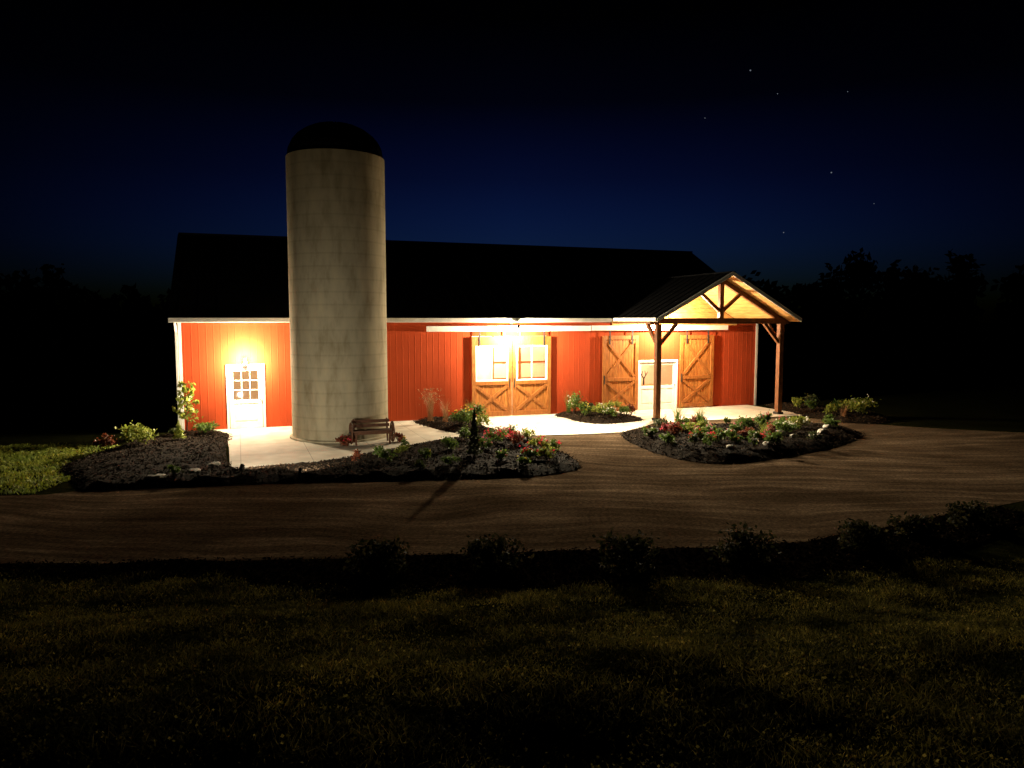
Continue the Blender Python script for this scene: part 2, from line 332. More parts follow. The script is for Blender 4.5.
def rz(y): return 4.0+sl*y if y<=6 else 4.0+sl*(12-y)
mb=MB()
def slope(x0,x1,y0,y1,key='roof',t=0.14):
    vs=[(x,y,rz(y)-dz) for x in(x0,x1) for y in(y0,y1) for dz in(0,t)]
    mb.add(vs,[(0,1,3,2),(4,6,7,5),(0,4,5,1),(2,3,7,6),(0,2,6,4),(1,5,7,3)],key)
slope(OL,L+.5,0.0,6.0); slope(OL,L+.5,6.0,12.5); slope(OL,15.75,-.42,0.0); slope(22.4,L+.5,-.42,0.0)
x=0
while x<L+.5:
    mb.beam((x,0.0,rz(0.0)+.012),(x,6,rz(6)+.012),.04,.03,'roof',up=(0,-sl,1)); x+=.6
mb.box(OL,L+.5,5.85,6.15,7.13,7.2,'roof')
for a in (OL-.015,L+.515):
    for (y0,y1) in((-.42,6),(6,12.4)):
        mb.beam((a,y0,rz(y0)-.09),(a,y1,rz(y1)-.09),.025,.18,'roof',up=(0,0,1))
mb.done('roof',barn)
mb=MB()
for a,b_ in((OL,15.72),(22.43,L+.5)):
    mb.box(a,b_,-.55,-.43,3.66,3.80,'white')
    mb.box(a,b_,-.43,-.003,3.645,3.66,'white')
for a in(-.04,L-.06):
    mb.box(a,a+.1,-.03,-.001,0,3.64,'white')
mb.box(L-.1,L+.01,-.045,-.03,0,3.6,'white')
mb.beam((-.09,-.49,3.66),(-.09,-.09,3.35),.07,.07,'white',up=(1,0,0)); mb.beam((-.09,-.09,3.35),(-.09,-.09,0.1),.07,.07,'white',up=(1,0,0))
mb.box(8.35,14.95,-.26,-.02,3.30,3.50,'white'); mb.box(15.0,21.4,-.26,-.02,3.31,3.51,'white')
mb.box(1.40,1.48,-.035,-.002,0.03,2.22,'white'); mb.box(2.57,2.65,-.035,-.002,0.03,2.22,'white'); mb.box(1.48,2.57,-.035,-.002,2.14,2.22,'white')
mb.done('white_trim',barn,bevel=.006)
mb=MB()
x0,x1,y0,y1,z0,z1=.3,22.7,.25,8.0,.035,3.5
mb.add([(x0,y0,z0),(x1,y0,z0),(x1,y1,z0),(x0,y1,z0)],[(0,1,2,3)],'intfloor')
mb.add([(x0,y0,z1),(x1,y0,z1),(x1,y1,z1),(x0,y1,z1)],[(3,2,1,0)],'ceil')
mb.add([(x0,y1,z0),(x1,y1,z0),(x1,y1,z1),(x0,y1,z1)],[(0,1,2,3)],'cream')
mb.add([(x0,y0,z0),(x0,y1,z0),(x0,y1,z1),(x0,y0,z1)],[(0,1,2,3)],'cream')
mb.add([(x1,y0,z0),(x1,y1,z0),(x1,y1,z1),(x1,y0,z1)],[(0,1,2,3)],'cream')
mb.box(8.6,15.0,3.2,3.3,z0,z1,'cream'); mb.box(15.8,21.5,4.0,4.1,z0,z1,'cream')
mb.box(10.0,10.9,3.12,3.195,1.0,2.3,'dark')
for q in ((9.92,10.0,.92,2.38),(10.9,10.98,.92,2.38)): mb.box(q[0],q[1],3.08,3.195,q[2],q[3],'white')
mb.box(10.0,10.9,3.08,3.19,.92,1.0,'white'); mb.box(10.0,10.9,3.08,3.19,2.3,2.38,'white')
for i in(1,2): mb.box(10.0+.3*i-.02,10.0+.3*i+.02,3.09,3.118,1.0,2.3,'white'); mb.box(10.0,10.9,3.1,3.117,1.0+.433*i-.02,1.0+.433*i+.02,'white')
for zz in (1.2,1.9,2.6): mb.box(12.0,14.6,3.15,3.195,zz,zz+.05,'doorframe')
for xx in (12.0,13.2,14.5): mb.box(xx-.04,xx+.04,3.13,3.148,z0,z1,'doorframe')
for xx in (17.6,18.7):
    mb.box(xx-.5,xx+.5,1.6,2.3,.82,.87,'doorframe')
    for a in(-.42,.42):
        for bb in(1.68,2.22): mb.box(xx+a-.03,xx+a+.03,bb-.03,bb+.03,.035,.82,'doorframe')
mb.torus((17.75,1.9,1.2),.24,.06,(0,1,0),'ld',n=24,mm=8)
mb.tube((18.6,1.9,.87),(18.6,1.9,1.15),.05,.03,'dark')
for sg in(-1,1):
    mb.tube((18.6,1.9,1.15),(18.6+sg*.2,1.9,1.45),.03,.015,'dark'); mb.tube((18.6+sg*.1,1.9,1.3),(18.6+sg*.05,1.9,1.5),.02,.01,'dark')
mb.done('interior',barn)

def barn_door(name,s0,s1,window):
    mb=MB(); zb,zt=0.06,3.10; st=.15; zm=1.34
    yb,yf=-.095,-.135
    top=zm if window else zt
    x=s0+.01; w=(s1-s0-.02)/round((s1-s0)/.15)
    while x<s1-.02:
        mb.box(x+.003,x+w-.003,-.095,-.055,zb,top,'door'); x+=w
    mb.box(s0,s0+st,yf,yb,zb,zt,'doorframe'); mb.box(s1-st,s1,yf,yb,zb,zt,'doorframe')
    a,c=s0+st,s1-st
    mb.box(a,c,yf,yb,zb,zb+.18,'doorframe'); mb.box(a,c,yf,yb,zt-(.34 if window else .16),zt,'doorframe'); mb.box(a,c,yf,yb,zm-.08,zm+.06,'doorframe')
    mb.beam((a+.02,-.114,zb+.22),(c-.02,-.114,zm-.12),.12,.036,'doorframe'); mb.beam((a+.02,-.112,zm-.12),(c-.02,-.112,zb+.22),.12,.03,'doorframe')
    if window:
        z0,z1=zm+.06,zt-.34
        mb.box(s0,a,-.095,-.055,zm,zt,'door');mb.box(c,s1,-.095,-.055,zm,zt,'door');mb.box(a,c,-.095,-.055,z1,zt,'door')
        f=.055
        mb.box(a,a+f,-.125,-.06,z0,z1,'white');mb.box(c-f,c,-.125,-.06,z0,z1,'white');mb.box(a+f,c-f,-.125,-.06,z0,z0+f,'white');mb.box(a+f,c-f,-.125,-.06,z1-f,z1,'white')
        xx=(a+c)/2; mb.box(xx-.014,xx+.014,-.115,-.07,z0+f,z1-f,'white')
        mb.add([(a,-.09,z0),(c,-.09,z0),(c,-.09,z1),(a,-.09,z1)],[(0,1,2,3)],'glass')
    else:
        mb.beam((a+.02,-.114,zm+.10),(c-.02,-.114,zt-.2),.12,.036,'doorframe')
        mb.beam((a+.02,-.112,zt-.2),(c-.02,-.112,zm+.10),.12,.03,'doorframe')
    mb.box(s1-.11 if window and s0<11 else s0+.05,s1-.07 if window and s0<11 else s0+.09,-.165,-.136,1.15,1.5,'dark')
    for xx in(s0+.3,s1-.3):
        mb.box(xx-.03,xx+.03,-.15,-.136,2.75,3.3,'dark')
    mb.done(name,barn,bevel=.004)
barn_door('sliding_door',10.06,11.66,True); barn_door('sliding_door',11.69,13.29,True)
barn_door('sliding_door',15.55,17.17,False); barn_door('sliding_door',19.15,20.80,False)

def panel_door(name,s0,s1,zt,cols,rows):
    mb=MB(); y0,y1=.02,.07; f=.12; zm=.95
    mb.box(s0,s0+f,y0,y1,.04,zt,'white');mb.box(s1-f,s1,y0,y1,.04,zt,'white')
    mb.box(s0+f,s1-f,y0,y1,.04,.24,'white');mb.box(s0+f,s1-f,y0,y1,zt-f,zt,'white');mb.box(s0+f,s1-f,y0,y1,zm-.06,zm+.06,'white')
    mb.box(s0+f,s1-f,y0+.02,y1-.01,.24,zm-.06,'white'); mb.box(s0+f+.06,s1-f-.06,y0+.005,y0+.019,.3,zm-.12,'white')
    a,c,z0,z1=s0+f,s1-f,zm+.06,zt-f
    for i in range(1,cols):
        xx=a+(c-a)*i/cols; mb.box(xx-.012,xx+.012,y0+.006,y1,z0,z1,'white')
    for i in range(1,rows):
        zz=z0+(z1-z0)*i/rows; mb.box(a,c,y0+.009,y1-.003,zz-.012,zz+.012,'white')
    mb.add([(a,.045,z0),(c,.045,z0),(c,.045,z1),(a,.045,z1)],[(0,1,2,3)],'glass')
    mb.tube((s1-.06,y0-.05,1.02),(s1-.06,y0,1.02),.025,.02,'dark')
    mb.done(name,barn,bevel=.004)
panel_door('entry_door',1.50,2.55,2.12,3,3)
panel_door('french_door',17.26,18.13,2.0,1,1); panel_door('french_door',18.17,19.04,2.0,1,1)
mb=MB(); mb.box(17.2,17.26,-.03,.1,0.03,2.03,'white');mb.box(19.04,19.1,-.03,.1,0.03,2.03,'white');mb.box(17.2,19.1,-.034,.1,2.0,2.08,'white'); mb.box(18.13,18.17,0,.08,.04,2.0,'white')
mb.done('french_door_frame',barn)

# ------------------------------------------------------------ porch
porch=empty('entrance_porch',O,ANG)
pc,ph=19.0,3.12; pz,ez=5.48,3.80; ps=(pz-ez)/ph; PF=-3.75
mb=MB()
for sg in(-1,1):
    def pr(q,y,dz): return (pc+sg*q,y,pz-ps*q-dz)
    for (a,bq,key) in((0,.05,'roof'),(.05,.13,'ceil')):
        vs=[pr(q,y,dz) for q in(0,ph) for y in(PF,3.2 if key=='roof' else -.04) for dz in(a,bq)]
        mb.add(vs,[(0,1,3,2),(4,6,7,5),(0,4,5,1),(2,3,7,6),(0,2,6,4),(1,5,7,3)],key)
    vs=[pr(q,y,dz) for q in(0,ph+.05) for y in(PF-.04,PF-.001) for dz in(-.03,.12)]
    mb.add(vs,[(0,1,3,2),(4,6,7,5),(0,4,5,1),(2,3,7,6),(0,2,6,4),(1,5,7,3)],'white')
    xg=pc+sg*(ph+.06); mb.box(xg-.055,xg+.055,PF,-.56,ez-.12,ez+.01,'white')
    y=PF+.3
    while y<2.8:
        mb.beam(pr(0.05,y,-.012),pr(ph,y,-.012),.035,.02,'roof',up=(ps*sg,0,1)); y+=.5
mb.box(pc-.12,pc+.12,PF,3.2,pz-.005,pz+.04,'roof')
mb.done('porch_roof',porch)
mb=MB()
for sg in(-1,1):
    for i in range(1,14):
        q=i*.23
        mb.beam((pc+sg*q,PF+.02,pz-ps*q-.132),(pc+sg*q,-.05,pz-ps*q-.132),.012,.008,'beam',up=(0,0,1))
z=3.5
while z<pz-.2:
    z2=min(z+.18,pz-.14); hw0=max(0.02,(pz-.14-z)/ps); hw1=max(0.01,(pz-.14-z2)/ps)
    hw0=min(hw0,3.0);hw1=min(hw1,3.0)
    vs=[(pc-hw0,-.03,z),(pc+hw0,-.03,z),(pc+hw1,-.03,z2-.008),(pc-hw1,-.03,z2-.008)]
    vs+= [(a,0.0,c) for a,_,c in vs]
    mb.add(vs,[(0,1,2,3),(4,7,6,5),(0,4,5,1),(3,2,6,7),(0,3,7,4),(1,5,6,2)],'ceil'); z+=.18
mb.box(pc-3.0,pc+3.0,.0,.02,3.64,3.85,'beam')
mb.done('ceiling_boards',porch)
mb=MB()
pl,pr_=16.3,21.8; yt=-3.06
for xx in(pl,pr_):
    mb.box(xx-.1,xx+.1,yt-.1,yt+.1,.12,3.58,'beam'); mb.box(xx-.14,xx+.14,yt-.14,yt+.14,.03,.12,'dark')
    mb.box(xx-.09,xx+.09,yt+.103,-.04,3.58,3.78,'beam')
    sg=1 if xx==pl else -1
    mb.beam((xx+sg*.09,yt,2.85),(xx+sg*.78,yt,3.6),.13,.12,'beam')
    mb.beam((xx,yt+.09,2.85),(xx,yt+.78,3.6),.13,.12,'beam',up=(1,0,0))
yq=yt
mb.box(pl-.4,pr_+.4,yq-.1,yq+.1,3.583,3.80,'beam')
mb.box(pc-.09,pc+.09,yq-.085,yq+.085,3.80,pz-.3,'beam')
for sg in(-1,1):
    mb.beam((pc+sg*.03,yq,pz-.27),(pc+sg*(ph-.1),yq,pz-ps*(ph-.1)-.24),.17,.15,'beam')
    mb.beam((pc+sg*.06,yq,4.06),(pc+sg*.95,yq,4.78),.13,.11,'beam')
mb.done('timber_frame',porch,bevel=.01)

# ------------------------------------------------------------ silo
silo=empty('silo',(-5.5,23.9,0)); SH=8.72
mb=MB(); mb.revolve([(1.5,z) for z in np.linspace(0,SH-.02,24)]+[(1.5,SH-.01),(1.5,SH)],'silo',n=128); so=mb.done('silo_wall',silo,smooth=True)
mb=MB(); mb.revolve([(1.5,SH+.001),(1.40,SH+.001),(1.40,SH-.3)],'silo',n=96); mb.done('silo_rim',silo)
mb=MB()
prof=[(1.47,SH+.004),(1.47,SH+.06)]+[(1.44*math.cos(t),SH+.06+1.0*math.sin(t)) for t in np.linspace(0,math.pi/2-.02,12)]
mb.revolve(prof,'dome',n=24)
for i in range(24):
    a=2*math.pi*i/24
    pp=[(1.45*math.cos(t)*math.cos(a),1.45*math.cos(t)*math.sin(a),SH+.06+1.02*math.sin(t)) for t in np.linspace(0,math.pi/2-.05,8)]
    for p,q in zip(pp[:-1],pp[1:]): mb.beam(p,q,.03,.03,'dome',up=(0,0,1))
mb.done('dome_roof',silo)
mb=MB(); mb.revolve([(1.58,0.0),(1.58,0.08),(1.501,0.10)],'silo',n=64); mb.done('footing',silo)

# ------------------------------------------------------------ lamps
LC=(1.0,0.83,0.55)
def lamp(name,s,d,z,W_,arm=True,rad=.06):
    e=empty(name,W(s,0,0),ANG)
    mb=MB()
    if arm:
        mb.tube((0,0,z+.22),(0,-.03,z+.22),.07,.07,'dark',12)
        pts=[(0,-.02,z+.22),(0,-.15,z+.36),(0,-d*.6,z+.42),(0,-d*.9,z+.36),(0,-d,z+.2)]
        for p,q in zip(pts[:-1],pts[1:]): mb.tube(p,q,.014,.014,'dark')
        mb.revolve([(.03,.2),(.05,.14),(.12,.09),(.14,.06)],'dark',n=24,c=(0,-d,z))
        mb.revolve([(.001,-.03),(.045,-.01),(.06,.03),(.04,.08),(.02,.12)],'bulb',n=16,c=(0,-d,z+.01))
    else:
        mb.box(-.05,.05,-.03,0,z-.02,z+.1,'dark'); mb.tube((0,-.03,z+.05),(0,-d,z+.05),.010,.010,'dark')
        mb.tube((0,-d,z+.04),(0,-d,z+.08),.03,.03,'dark')
        mb.revolve([(.001,-.09),(.045,-.06),(.055,-.03),(.04,.01),(.02,.04)],'bulb',n=16,c=(0,-d,z))
    mb.done('fixture',e,smooth=False)
    l=bpy.data.lights.new(name+'_light','POINT'); l.energy=W_; l.color=LC; l.shadow_soft_size=rad
    o=bpy.data.objects.new('light',l); COL.objects.link(o); o.parent=e; o.location=(0,-d-(.0 if arm else .16),z-(.12 if arm else -.06))
    return e
def flood(parent,d,z,W_,pitch,yaw,cone,blend=1.0,col=LC):  # added spot by each wall lamp, extra light over drive and lawn
    l=bpy.data.lights.new('flood_light','SPOT'); l.energy=W_; l.color=col; l.spot_size=math.radians(cone); l.spot_blend=blend; l.shadow_soft_size=.08
    o=bpy.data.objects.new('flood_light',l); COL.objects.link(o); o.parent=parent; o.location=(0,-d,z)
    dr=Vector((math.sin(math.radians(yaw))*math.cos(math.radians(pitch)),-math.cos(math.radians(yaw))*math.cos(math.radians(pitch)),-math.sin(math.radians(pitch))))
    o.rotation_euler=dr.to_track_quat('-Z','Y').to_euler()
e1=lamp('wall_lamp',11.68,.8,3.36,2000); flood(e1,.95,3.3,9500,13,9,110)
e2=lamp('wall_lamp',18.15,.8,3.62,1700); flood(e2,.95,3.45,5200,14,0,112)
e3=lamp('wall_lamp',2.03,.36,2.34,1150,arm=False,rad=.05); flood(e3,.62,2.25,3800,12,-44,85)
def pt(name,loc,w,r=.15):
    l=bpy.data.lights.new(name,'POINT'); l.energy=w; l.color=(1,.82,.56); l.shadow_soft_size=r
    o=bpy.data.objects.new(name,l); COL.objects.link(o); o.parent=barn; o.location=loc
pt('interior_light',(11.7,1.4,3.2),1000); pt('interior_light',(18.1,2.9,3.1),900); pt('interior_light',(2.2,2.5,3.0),500)

def silo_fill_spot(x,y,tx,ty,tzv,w,cone,blend=.35):  # added spot and fixture in the bed, fill light for the silo front
    e=empty('silo_fill_spotlight',(x,y,groundz(x,y)))
    mb=MB(); mb.tube((0,0,-.05),(0,0,.12),.012,.012,'dark')
    d=(Vector((tx,ty,tzv))-Vector((x,y,.2))).normalized()
    c=Vector((0,0,.16)); mb.tube(c-d*.06,c+d*.06,.04,.055,'dark',12)
    mb.done('fixture',e)
    l=bpy.data.lights.new('spot','SPOT'); l.energy=w; l.color=(1,.87,.63); l.spot_size=math.radians(cone); l.spot_blend=blend; l.shadow_soft_size=.04
    o=bpy.data.objects.new('spot',l); COL.objects.link(o); o.parent=e; o.location=c+d*.1; o.rotation_euler=d.to_track_quat('-Z','Y').to_euler()
silo_fill_spot(-6.3,17.25,-5.5,23.9,5.0,430,124)
silo_fill_spot(-4.9,17.15,-5.5,23.9,5.0,250,124)

l=bpy.data.lights.new('faint_fill_sun','SUN'); l.energy=0.003; l.angle=math.radians(.5); l.color=(.75,.82,1)  # very weak added sun lamp, fill for the silo front
o=bpy.data.objects.new('faint_fill_sun',l); COL.objects.link(o); o.location=(0,-10,60); o.rotation_euler=(math.radians(45),0,math.radians(-25))

# ------------------------------------------------------------ plants
def ell(n,w,h,shape='round'):
    k=max(5,int(9*w/0.6))
    if shape=='cone':
        t=rng.beta(1,1.7,size=n); r=(1-t)*w/2*rng.uniform(.35,1,size=n)**.5*(0.8+.2*np.sin(t*40)); a=rng.uniform(0,6.28,size=n)
        return np.stack([r*np.cos(a),r*np.sin(a),.05+t*h*.95],1),[]
    c=rng.normal(size=(k,3)); c/=np.linalg.norm(c,axis=1)[:,None]; c*=rng.uniform(.35,.95,size=(k,1))
    c[:,0]*=w/2;c[:,1]*=w/2; c[:,2]=h*(.55+.38*c[:,2])
    idx=rng.integers(0,k,size=n)
    P=c[idx]+rng.normal(size=(n,3))*np.array([w*.11,w*.11,h*.11]); P[:,2]=np.clip(P[:,2],.02,None)
    return P,c
def plant(name,x,y,w,h,n,leaf='lg',flower=None,nf=0,ls=.05,shape='round',fs=.045,low=False):
    z=groundz(x,y); mb=MB(); P,c=ell(n,w,h,shape)
    if low:
        k=n//2; a=rng.uniform(0,6.28,size=k); r=w*.42*np.sqrt(rng.uniform(size=k)); P=np.concatenate([P,np.stack([r*np.cos(a),r*np.sin(a),h*.45*rng.uniform(size=k)],1)])
    if shape=='cone': mb.tube((0,0,-.05),(0,0,h*.9),.02,.005,'trunk',6)
    for q in c: mb.tube((rng.normal()*.03,rng.normal()*.03,-.03),q,.009,.004,'trunk',5)
    mb.blades(leafquads(P,ls),4,leaf)
    if flower and nf:
        F,_=ell(nf*3,w*1.05,h*1.12); F=F[F[:,2]>h*.45][:nf]
        F3=np.repeat(F,4,axis=0)+rng.normal(scale=fs*.25,size=(len(F)*4,3))
        mb.blades(leafquads(F3,fs,el=1.0),4,flower)
    o=mb.done(name,loc=(x,y,z)); return o
def tuft(name,x,y,h,n,key='straw',spread=.35,wd=.008,heads=None):
    z=groundz(x,y); mb=MB(); a=rng.uniform(0,6.28,size=n); L_=h*rng.uniform(.55,1.05,size=n); sp=spread*rng.uniform(.1,1,size=n)
    bs=rng.normal(scale=.04,size=(n,2))
    S=5
    pts=[]
    for i in range(S+1):
        t=i/S; r=sp*t**1.8; zz=L_*(t-.18*t**3)
        pts.append(np.stack([bs[:,0]+r*np.cos(a),bs[:,1]+r*np.sin(a),zz],1))
    sd=np.stack([-np.sin(a),np.cos(a),0*a],1)*wd/2
    for i in range(S):
        w0=1-i/S*.8; w1=1-(i+1)/S*.8
        mb.blades(np.stack([pts[i]-sd*w0,pts[i]+sd*w0,pts[i+1]+sd*w1,pts[i+1]-sd*w1],1),4,key)
    if heads: mb.blades(leafquads(np.repeat(pts[-1][:n//2],4,axis=0)+rng.normal(scale=.02,size=(n//2*4,3)),.03),4,heads)
    mb.done(name,loc=(x,y,z))
def sapling(x,y,h,leaf='ly'):
    mb=MB(); z=groundz(x,y); pts=[]
    mb.tube((0,0,-.05),(.03,0,h*.5),.022,.014,'trunk',8); mb.tube((.03,0,h*.5),(0,.03,h*.97),.014,.005,'trunk',8)
    for i in range(18):
        t=.2+.76*i/18; a=i*2.4; r=.34*(1.1-t)+.12
        p=Vector((0.02,0,h*t)); q=p+Vector((r*math.cos(a),r*math.sin(a),.14)); mb.tube(p,q,.007,.003,'trunk',5)
        for k in range(16):
            u=rng.uniform(.25,1.1); pts.append(p.lerp(q,u)+Vector(rng.normal(size=3)*.045))
    mb.blades(leafquads(np.array([list(p) for p in pts]),.10),4,leaf)
    mb.done('sapling_tree',loc=(x,y,z))
sapling(-10.45,23.9,1.55)
plant('conical_shrub',-10.0,22.3,.38,.55,500,'ly',ls=.045,shape='cone')
plant('shrub',-10.85,21.5,.85,.6,700,'ly',ls=.055)
plant('shrub',-11.2,20.5,.5,.42,350,'lr')
plant('shrub',-9.75,23.6,.8,.4,600,'lg')
plant('shrub',-10.4,23.1,.5,.3,250,'ld')
plant('juniper_shrub',-1.0,19.7,.45,1.3,1700,'ld',ls=.04,shape='cone')
tuft('ornamental_grass',-2.9,26.5,1.35,150,'straw',.45,heads='straw')
tuft('ornamental_grass',-2.35,26.2,1.0,120,'straw',.4)
plant('flowering_shrub',-1.75,25.5,.8,.65,800,'lg','fy',14)
plant('flowering_shrub',-1.25,26.6,.6,.75,600,'lg','fr',16)
plant('flowering_shrub',-1.0,25.0,.5,.4,350,'ly')
tuft('ornamental_grass',-1.5,27.3,.9,90,'lg',.4,wd=.015)
for i,(x,y,w,h,lf,fl,nf) in enumerate([(-3.9,18.6,.3,.35,'lr','fw',8),(-3.6,19.6,.35,.28,'lg',None,0),(-3.1,18.7,.4,.35,'lg','fw',6),(-2.9,19.6,.35,.3,'ly',None,0),(-3.0,20.6,.3,.3,'lg',None,0),(-2.2,19.0,.35,.3,'lg','fy',6),(-1.7,20.6,.5,.4,'lg',None,0),
  (-.5,21.8,.65,.42,'lg','fr',44),(.05,21.4,.6,.4,'lr','fr',44),(-.1,22.6,.65,.42,'lg','fp',30),(.75,20.2,.6,.42,'ly','fr',22),(.5,19.3,.5,.3,'lg','fr',22),(.95,19.2,.45,.3,'ly','fr',8),(-.3,19.0,.4,.26,'lg','fp',12),(-1.5,18.4,.4,.24,'lg',None,0),(.3,18.4,.35,.22,'lg','fy',5),(-.75,20.7,.45,.34,'lg','fp',12),(-7.9,17.3,.3,.22,'lg',None,0),(-2.2,17.9,.3,.2,'ld',None,0),(-.2,23.2,.5,.35,'lr',None,0),(1.2,20.9,.4,.32,'lg','fr',16),(.5,22.3,.5,.4,'ly','fr',12),(-1.4,22.3,.45,.35,'lg','fw',8)]):
    plant('flowering_plant' if fl else 'leafy_plant',x,y,w,h,int(800*w),lf,fl,nf,ls=.04)
for (x,y,w,h,lf,fl,nf) in [(2.4,28.6,.6,.8,'lg','fw',14),(2.7,28.0,.5,.5,'lg','fy',10),(3.3,28.2,.6,.45,'ly','fw',16),(3.6,27.4,.6,.4,'lg','fw',18),(4.3,27.9,.5,.35,'lg',None,0),(3.9,28.9,.6,.5,'ly',None,0),(3.0,29.3,.5,.4,'ld',None,0),(4.5,28.5,.4,.5,'lr',None,0)]:
    plant('flowering_plant' if fl else 'leafy_plant',x,y,w,h,int(900*w),lf,fl,nf)
tuft('ornamental_grass',2.2,28.9,1.0,70,'lg',.35,wd=.014)
for i in range(46):
    for _ in range(50):
        x=rng.uniform(3.9,11.2); y=rng.uniform(19.6,26)
        if inside(BEDS[3][0],np.array([[x,y]]))[0] and edist(BEDS[3][0],np.array([[x,y]]))[0]>.35: break
    lf=['lg','ly','ld','lr','lg','lg'][rng.integers(6)]; fl=[None,'fr','fw','fp',None,'fr'][rng.integers(6)]
    w=rng.uniform(.22,.6); plant('flowering_plant' if fl else 'leafy_plant',x,y,w,rng.uniform(.18,.42),int(900*w),lf,fl,int(rng.integers(6,20)),ls=.042,fs=.038)
tuft('ornamental_grass',5.6,25.2,1.0,80,'lg',.5,wd=.015); tuft('ornamental_grass',6.3,25.0,.8,80,'lg',.5,wd=.015); tuft('ornamental_grass',5.0,24.4,.6,70,'straw',.4)
tuft('ornamental_grass',7.6,22.4,.55,70,'ly',.4,wd=.014)
plant('flowering_shrub',4.9,22.9,.6,.35,500,'lr','fr',30,fs=.035); plant('flowering_shrub',5.6,21.9,.5,.3,400,'lg','fr',20,fs=.035); plant('flowering_shrub',8.6,23.3,.8,.38,600,'lg','fw',45,fs=.04); plant('flowering_shrub',9.4,24.2,.7,.4,500,'ly','fw',20)
plant('shrub',13.3,28.4,1.2,.65,1100,'ly','fw',25,ls=.06); plant('shrub',12.7,29.0,.6,.5,500,'lg'); plant('shrub',12.1,28.2,.5,.4,400,'ly'); plant('leafy_plant',11.8,29.5,.5,.4,400,'lg'); plant('leafy_plant',11.7,30.6,.5,.45,400,'ly'); plant('shrub',12.4,31,.8,.5,600,'ld')
tuft('ornamental_grass',12.3,27.6,.6,70,'straw',.4)
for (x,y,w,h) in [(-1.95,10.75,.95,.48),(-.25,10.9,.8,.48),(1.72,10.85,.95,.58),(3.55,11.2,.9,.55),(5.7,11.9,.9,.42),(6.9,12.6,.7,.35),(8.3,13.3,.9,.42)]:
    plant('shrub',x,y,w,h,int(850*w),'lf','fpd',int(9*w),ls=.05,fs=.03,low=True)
def rock(name,x,y,sx,sy,sz):
    mb=MB(); n=10; vs=[];k=5
    for j in range(k+1):
        ph_=math.pi/2*j/k
        for i in range(n):
            a=2*math.pi*i/n; r=max(0,math.cos(ph_))**.5*(1+.3*noise.noise(Vector((x*7+math.cos(a)*1.3,y*5+math.sin(a)*1.3,ph_))))
            vs.append((sx*r*math.cos(a),sy*r*math.sin(a),sz*math.sin(ph_)*(1+.1*math.sin(a*3+x))))
    mb.add(vs,[(j*n+i,j*n+(i+1)%n,(j+1)*n+(i+1)%n,(j+1)*n+i) for j in range(k) for i in range(n)],'stone')
    mb.done(name,loc=(x,y,groundz(x,y)-.02),rot=rng.uniform(0,3))
for (x,y,a,b_) in [(-8.15,16.95,.24,.16),(-7.55,17.6,.22,.15),(-7.4,18.4,.2,.14)]: rock('stepping_stone',x,y,a,b_,.07)
for (x,y,a,b_,c) in [(8.2,22.7,.2,.16,.16),(8.5,22.4,.14,.12,.1),(7.2,21.0,.15,.12,.1),(9.7,23.2,.2,.16,.14),(6.0,20.4,.14,.12,.1),(4.6,21.2,.15,.1,.09),(10.3,24.3,.17,.14,.12)]: rock('garden_rock',x,y,a,b_,c)

b=empty('garden_bench',(-4.2,22.3,.03),math.radians(20))
mb=MB()
for xx in(-.62,.62):
    c=(xx,.02,.34); mb.torus(c,.30,.025,(1,0,0),'benchwood',n=28,mm=8); mb.tube((xx-.05,.02,.34),(xx+.05,.02,.34),.05,.05,'dark',12)
    for i in range(8):
        a=i*math.pi/4; mb.beam((xx,.02+.04*math.cos(a),.34+.04*math.sin(a)),(xx,.02+.29*math.cos(a),.34+.29*math.sin(a)),.03,.025,'benchwood',up=(1,0,0))
for y in(-.2,-.09,.02,.13): mb.box(-.57,.57,y-.048,y+.048,.39,.42,'benchwood')
mb.box(-.57,.57,-.22,-.19,.31,.385,'benchwood'); mb.box(-.57,.57,.16,.19,.31,.385,'benchwood')
for zz in(.52,.65): mb.beam((-.57,.21+(zz-.45)*.25,zz),(.57,.21+(zz-.45)*.25,zz),.025,.09,'benchwood',up=(0,0,1))
for xx in(-.5,.5): mb.beam((xx,.17,.03),(xx,.32,.72),.05,.05,'benchwood',up=(1,0,0)); mb.box(xx-.025,xx+.025,-.2,-.15,0,.31,'benchwood')
mb.done('bench_frame',b)
plant('potted_mum',-4.95,21.95,.45,.34,600,'lr','fr',20)
plant('potted_mum',-3.45,22.65,.35,.3,400,'lr','fy',12)

# ------------------------------------------------------------ lawn grass blades
def lawn(name,X,Y,h,wd,key='grass'):
    n=len(X); z=tz(X,Y); a=rng.uniform(0,6.28,size=n)
    patch=np.array([noise.noise(Vector((float(x)*1.4,float(y)*1.4,0)))+.6*noise.noise(Vector((float(x)*5,float(y)*5,3))) for x,y in zip(X,Y)])
    hh=h*rng.uniform(.4,1.4,size=n)*np.clip(1+1.2*patch,.2,2.3); w=wd*rng.uniform(.6,1.4,size=n)
    lean=rng.normal(scale=.75,size=(n,2))*hh[:,None]
    P=np.stack([X,Y,z-.005],1); sd=np.stack([np.cos(a)*w,np.sin(a)*w,0*a],1)
    tip=P+np.stack([lean[:,0],lean[:,1],hh],1)
    mb=MB(); mb.blades(np.stack([P-sd,P+sd,tip],1),3,key)
    k=n//6; idx=rng.choice(n,k,replace=False)
    C=P[idx]+np.stack([0*idx,0*idx,hh[idx]*.7+.008],1)
    mb.blades(leafquads(C,wd*4.5,flat=.5,el=1.1),4,key)
    mb.done(name)
n=210000; Y=3.2+8.2*rng.uniform(size=n)**.85; X=rng.uniform(-1,1,size=n)*(.82*Y+1)
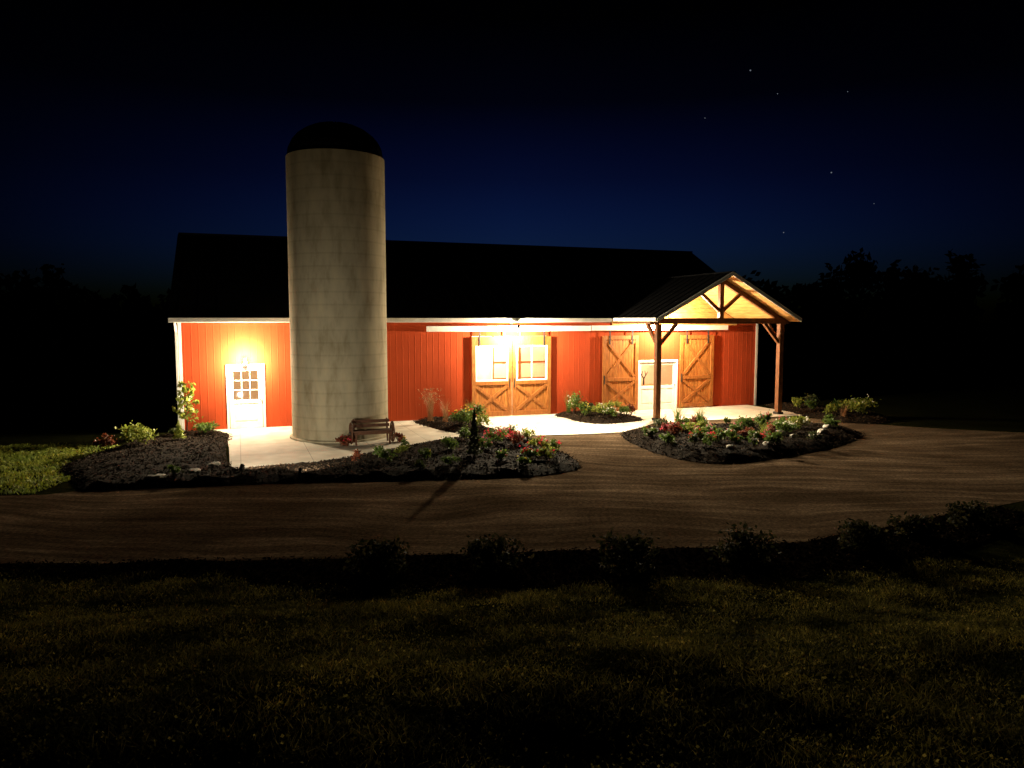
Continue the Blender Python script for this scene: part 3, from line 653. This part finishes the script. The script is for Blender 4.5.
q=np.stack([X,Y],1); P6=BEDS[5][0]; ed=edist(P6,q); keep=~inside(DRP,q)&(~inside(P6,q)|((ed<.15)&(rng.uniform(size=n)<.5))); lawn('lawn_grass',X[keep],Y[keep],.05,.005)
n=26000; X=rng.uniform(-19,-10.3,size=n); Y=rng.uniform(15.8,22,size=n); q=np.stack([X,Y],1); keep=~inside(BEDS[0][0],q)&~inside(DRP,q); lawn('lawn_grass',X[keep],Y[keep],.07,.012,'grasslit')

# ------------------------------------------------------------ distant trees
def treeline(name,trees):
    mb=MB()
    for (x,y,h,w) in trees:
        mb.tube((x,y,0),(x,y,h*.6),.25,.12,'trunk',6)
        for k in range(6):
            a=rng.uniform(0,6.28); mb.tube((x,y,h*rng.uniform(.25,.5)),(x+w*.35*math.cos(a),y+w*.35*math.sin(a),h*rng.uniform(.55,.85)),.09,.03,'trunk',5)
        k=22; c=rng.normal(size=(k,3)); c/=np.linalg.norm(c,axis=1)[:,None]; c*=rng.uniform(.4,1,size=(k,1)); c*=np.array([w/2,w/2,h*.42]); c+=np.array([x,y,h*.56])
        nn=950; P=c[rng.integers(0,k,size=nn)]+rng.normal(size=(nn,3))*np.array([w*.08,w*.08,h*.06])
        mb.blades(leafquads(P,.55),4,'needle')
    mb.done(name)
tl=[]
for x in np.arange(-95,-22,3.0):
    tl.append((x+rng.normal(),80+rng.uniform(-6,8),(9.5 if x<-48 else 7.2)*rng.uniform(.85,1.2),rng.uniform(5,8)))
for x in np.arange(-20,20,5): tl.append((x,86,6.5*rng.uniform(.85,1.1),6))
treeline('distant_trees',tl)
tl=[]
for x in np.arange(20,100,3.0):
    tl.append((x+rng.normal(),80+rng.uniform(-6,8),(8.6 if x<38 else 10)*rng.uniform(.88,1.1),rng.uniform(5.5,8)))
treeline('distant_trees',tl)
mb=MB()
for (u,v,r) in [(743,73,.8),(770,95,.5),(700,118,.5),(825,170,.75),(838,93,.45),(868,200,.4),(780,228,.6)]:
    az=math.atan((u-512)/750); el=math.atan((314-v)/750*math.cos(az))
    c=Vector((math.sin(az)*math.cos(el),math.cos(az)*math.cos(el),math.sin(el)))*850+Vector((0,0,3.7))
    mb.revolve([(0.001,-r),(r*.8,-r*.5),(r,0),(r*.8,r*.5),(.001,r)],'star',n=8,c=c)
mb.done('stars')

# ------------------------------------------------------------ world
w=bpy.data.worlds.new('World'); scene.world=w; w.use_nodes=True; nt=w.node_tree; bg=nt.nodes['Background']
sky=N(nt,'ShaderNodeTexSky',sky_type='NISHITA'); sky.sun_disc=False; sky.sun_elevation=math.radians(-3); sky.sun_rotation=math.radians(5)
tc=N(nt,'ShaderNodeTexCoord'); sp=N(nt,'ShaderNodeSeparateXYZ'); nt.links.new(tc.outputs['Generated'],sp.inputs[0])
g=ramp(nt,sp.outputs[2],[(0.0,(.04,.16,1.0)),(0.09,(.04,.15,1.0)),(0.18,(.025,.065,.42)),(0.27,(.010,.016,.08)),(0.36,(.003,.003,.008))])
ab=N(nt,'ShaderNodeMath',operation='ABSOLUTE'); nt.links.new(sp.outputs[0],ab.inputs[0])
ga=ramp(nt,ab.outputs[0],[(0.0,(1,1,1)),(0.25,(.75,.75,.75)),(0.6,(.18,.18,.18))])
mx=N(nt,'ShaderNodeMixRGB',blend_type='MULTIPLY'); mx.inputs[0].default_value=1; nt.links.new(sky.outputs[0],mx.inputs[1]); nt.links.new(g,mx.inputs[2])
mx2=N(nt,'ShaderNodeMixRGB',blend_type='MULTIPLY'); mx2.inputs[0].default_value=1; nt.links.new(mx.outputs[0],mx2.inputs[1]); nt.links.new(ga,mx2.inputs[2])
nt.links.new(mx2.outputs[0],bg.inputs[0]); bg.inputs[1].default_value=0.2

# ------------------------------------------------------------ camera
cd=bpy.data.cameras.new('camera'); cam=bpy.data.objects.new('camera',cd); COL.objects.link(cam)
cd.lens=750/1024*36; cd.sensor_width=36; cd.clip_end=3000; cam.location=(0,0,3.73); cam.rotation_euler=(math.radians(90-4.88),0,0)
scene.camera=cam
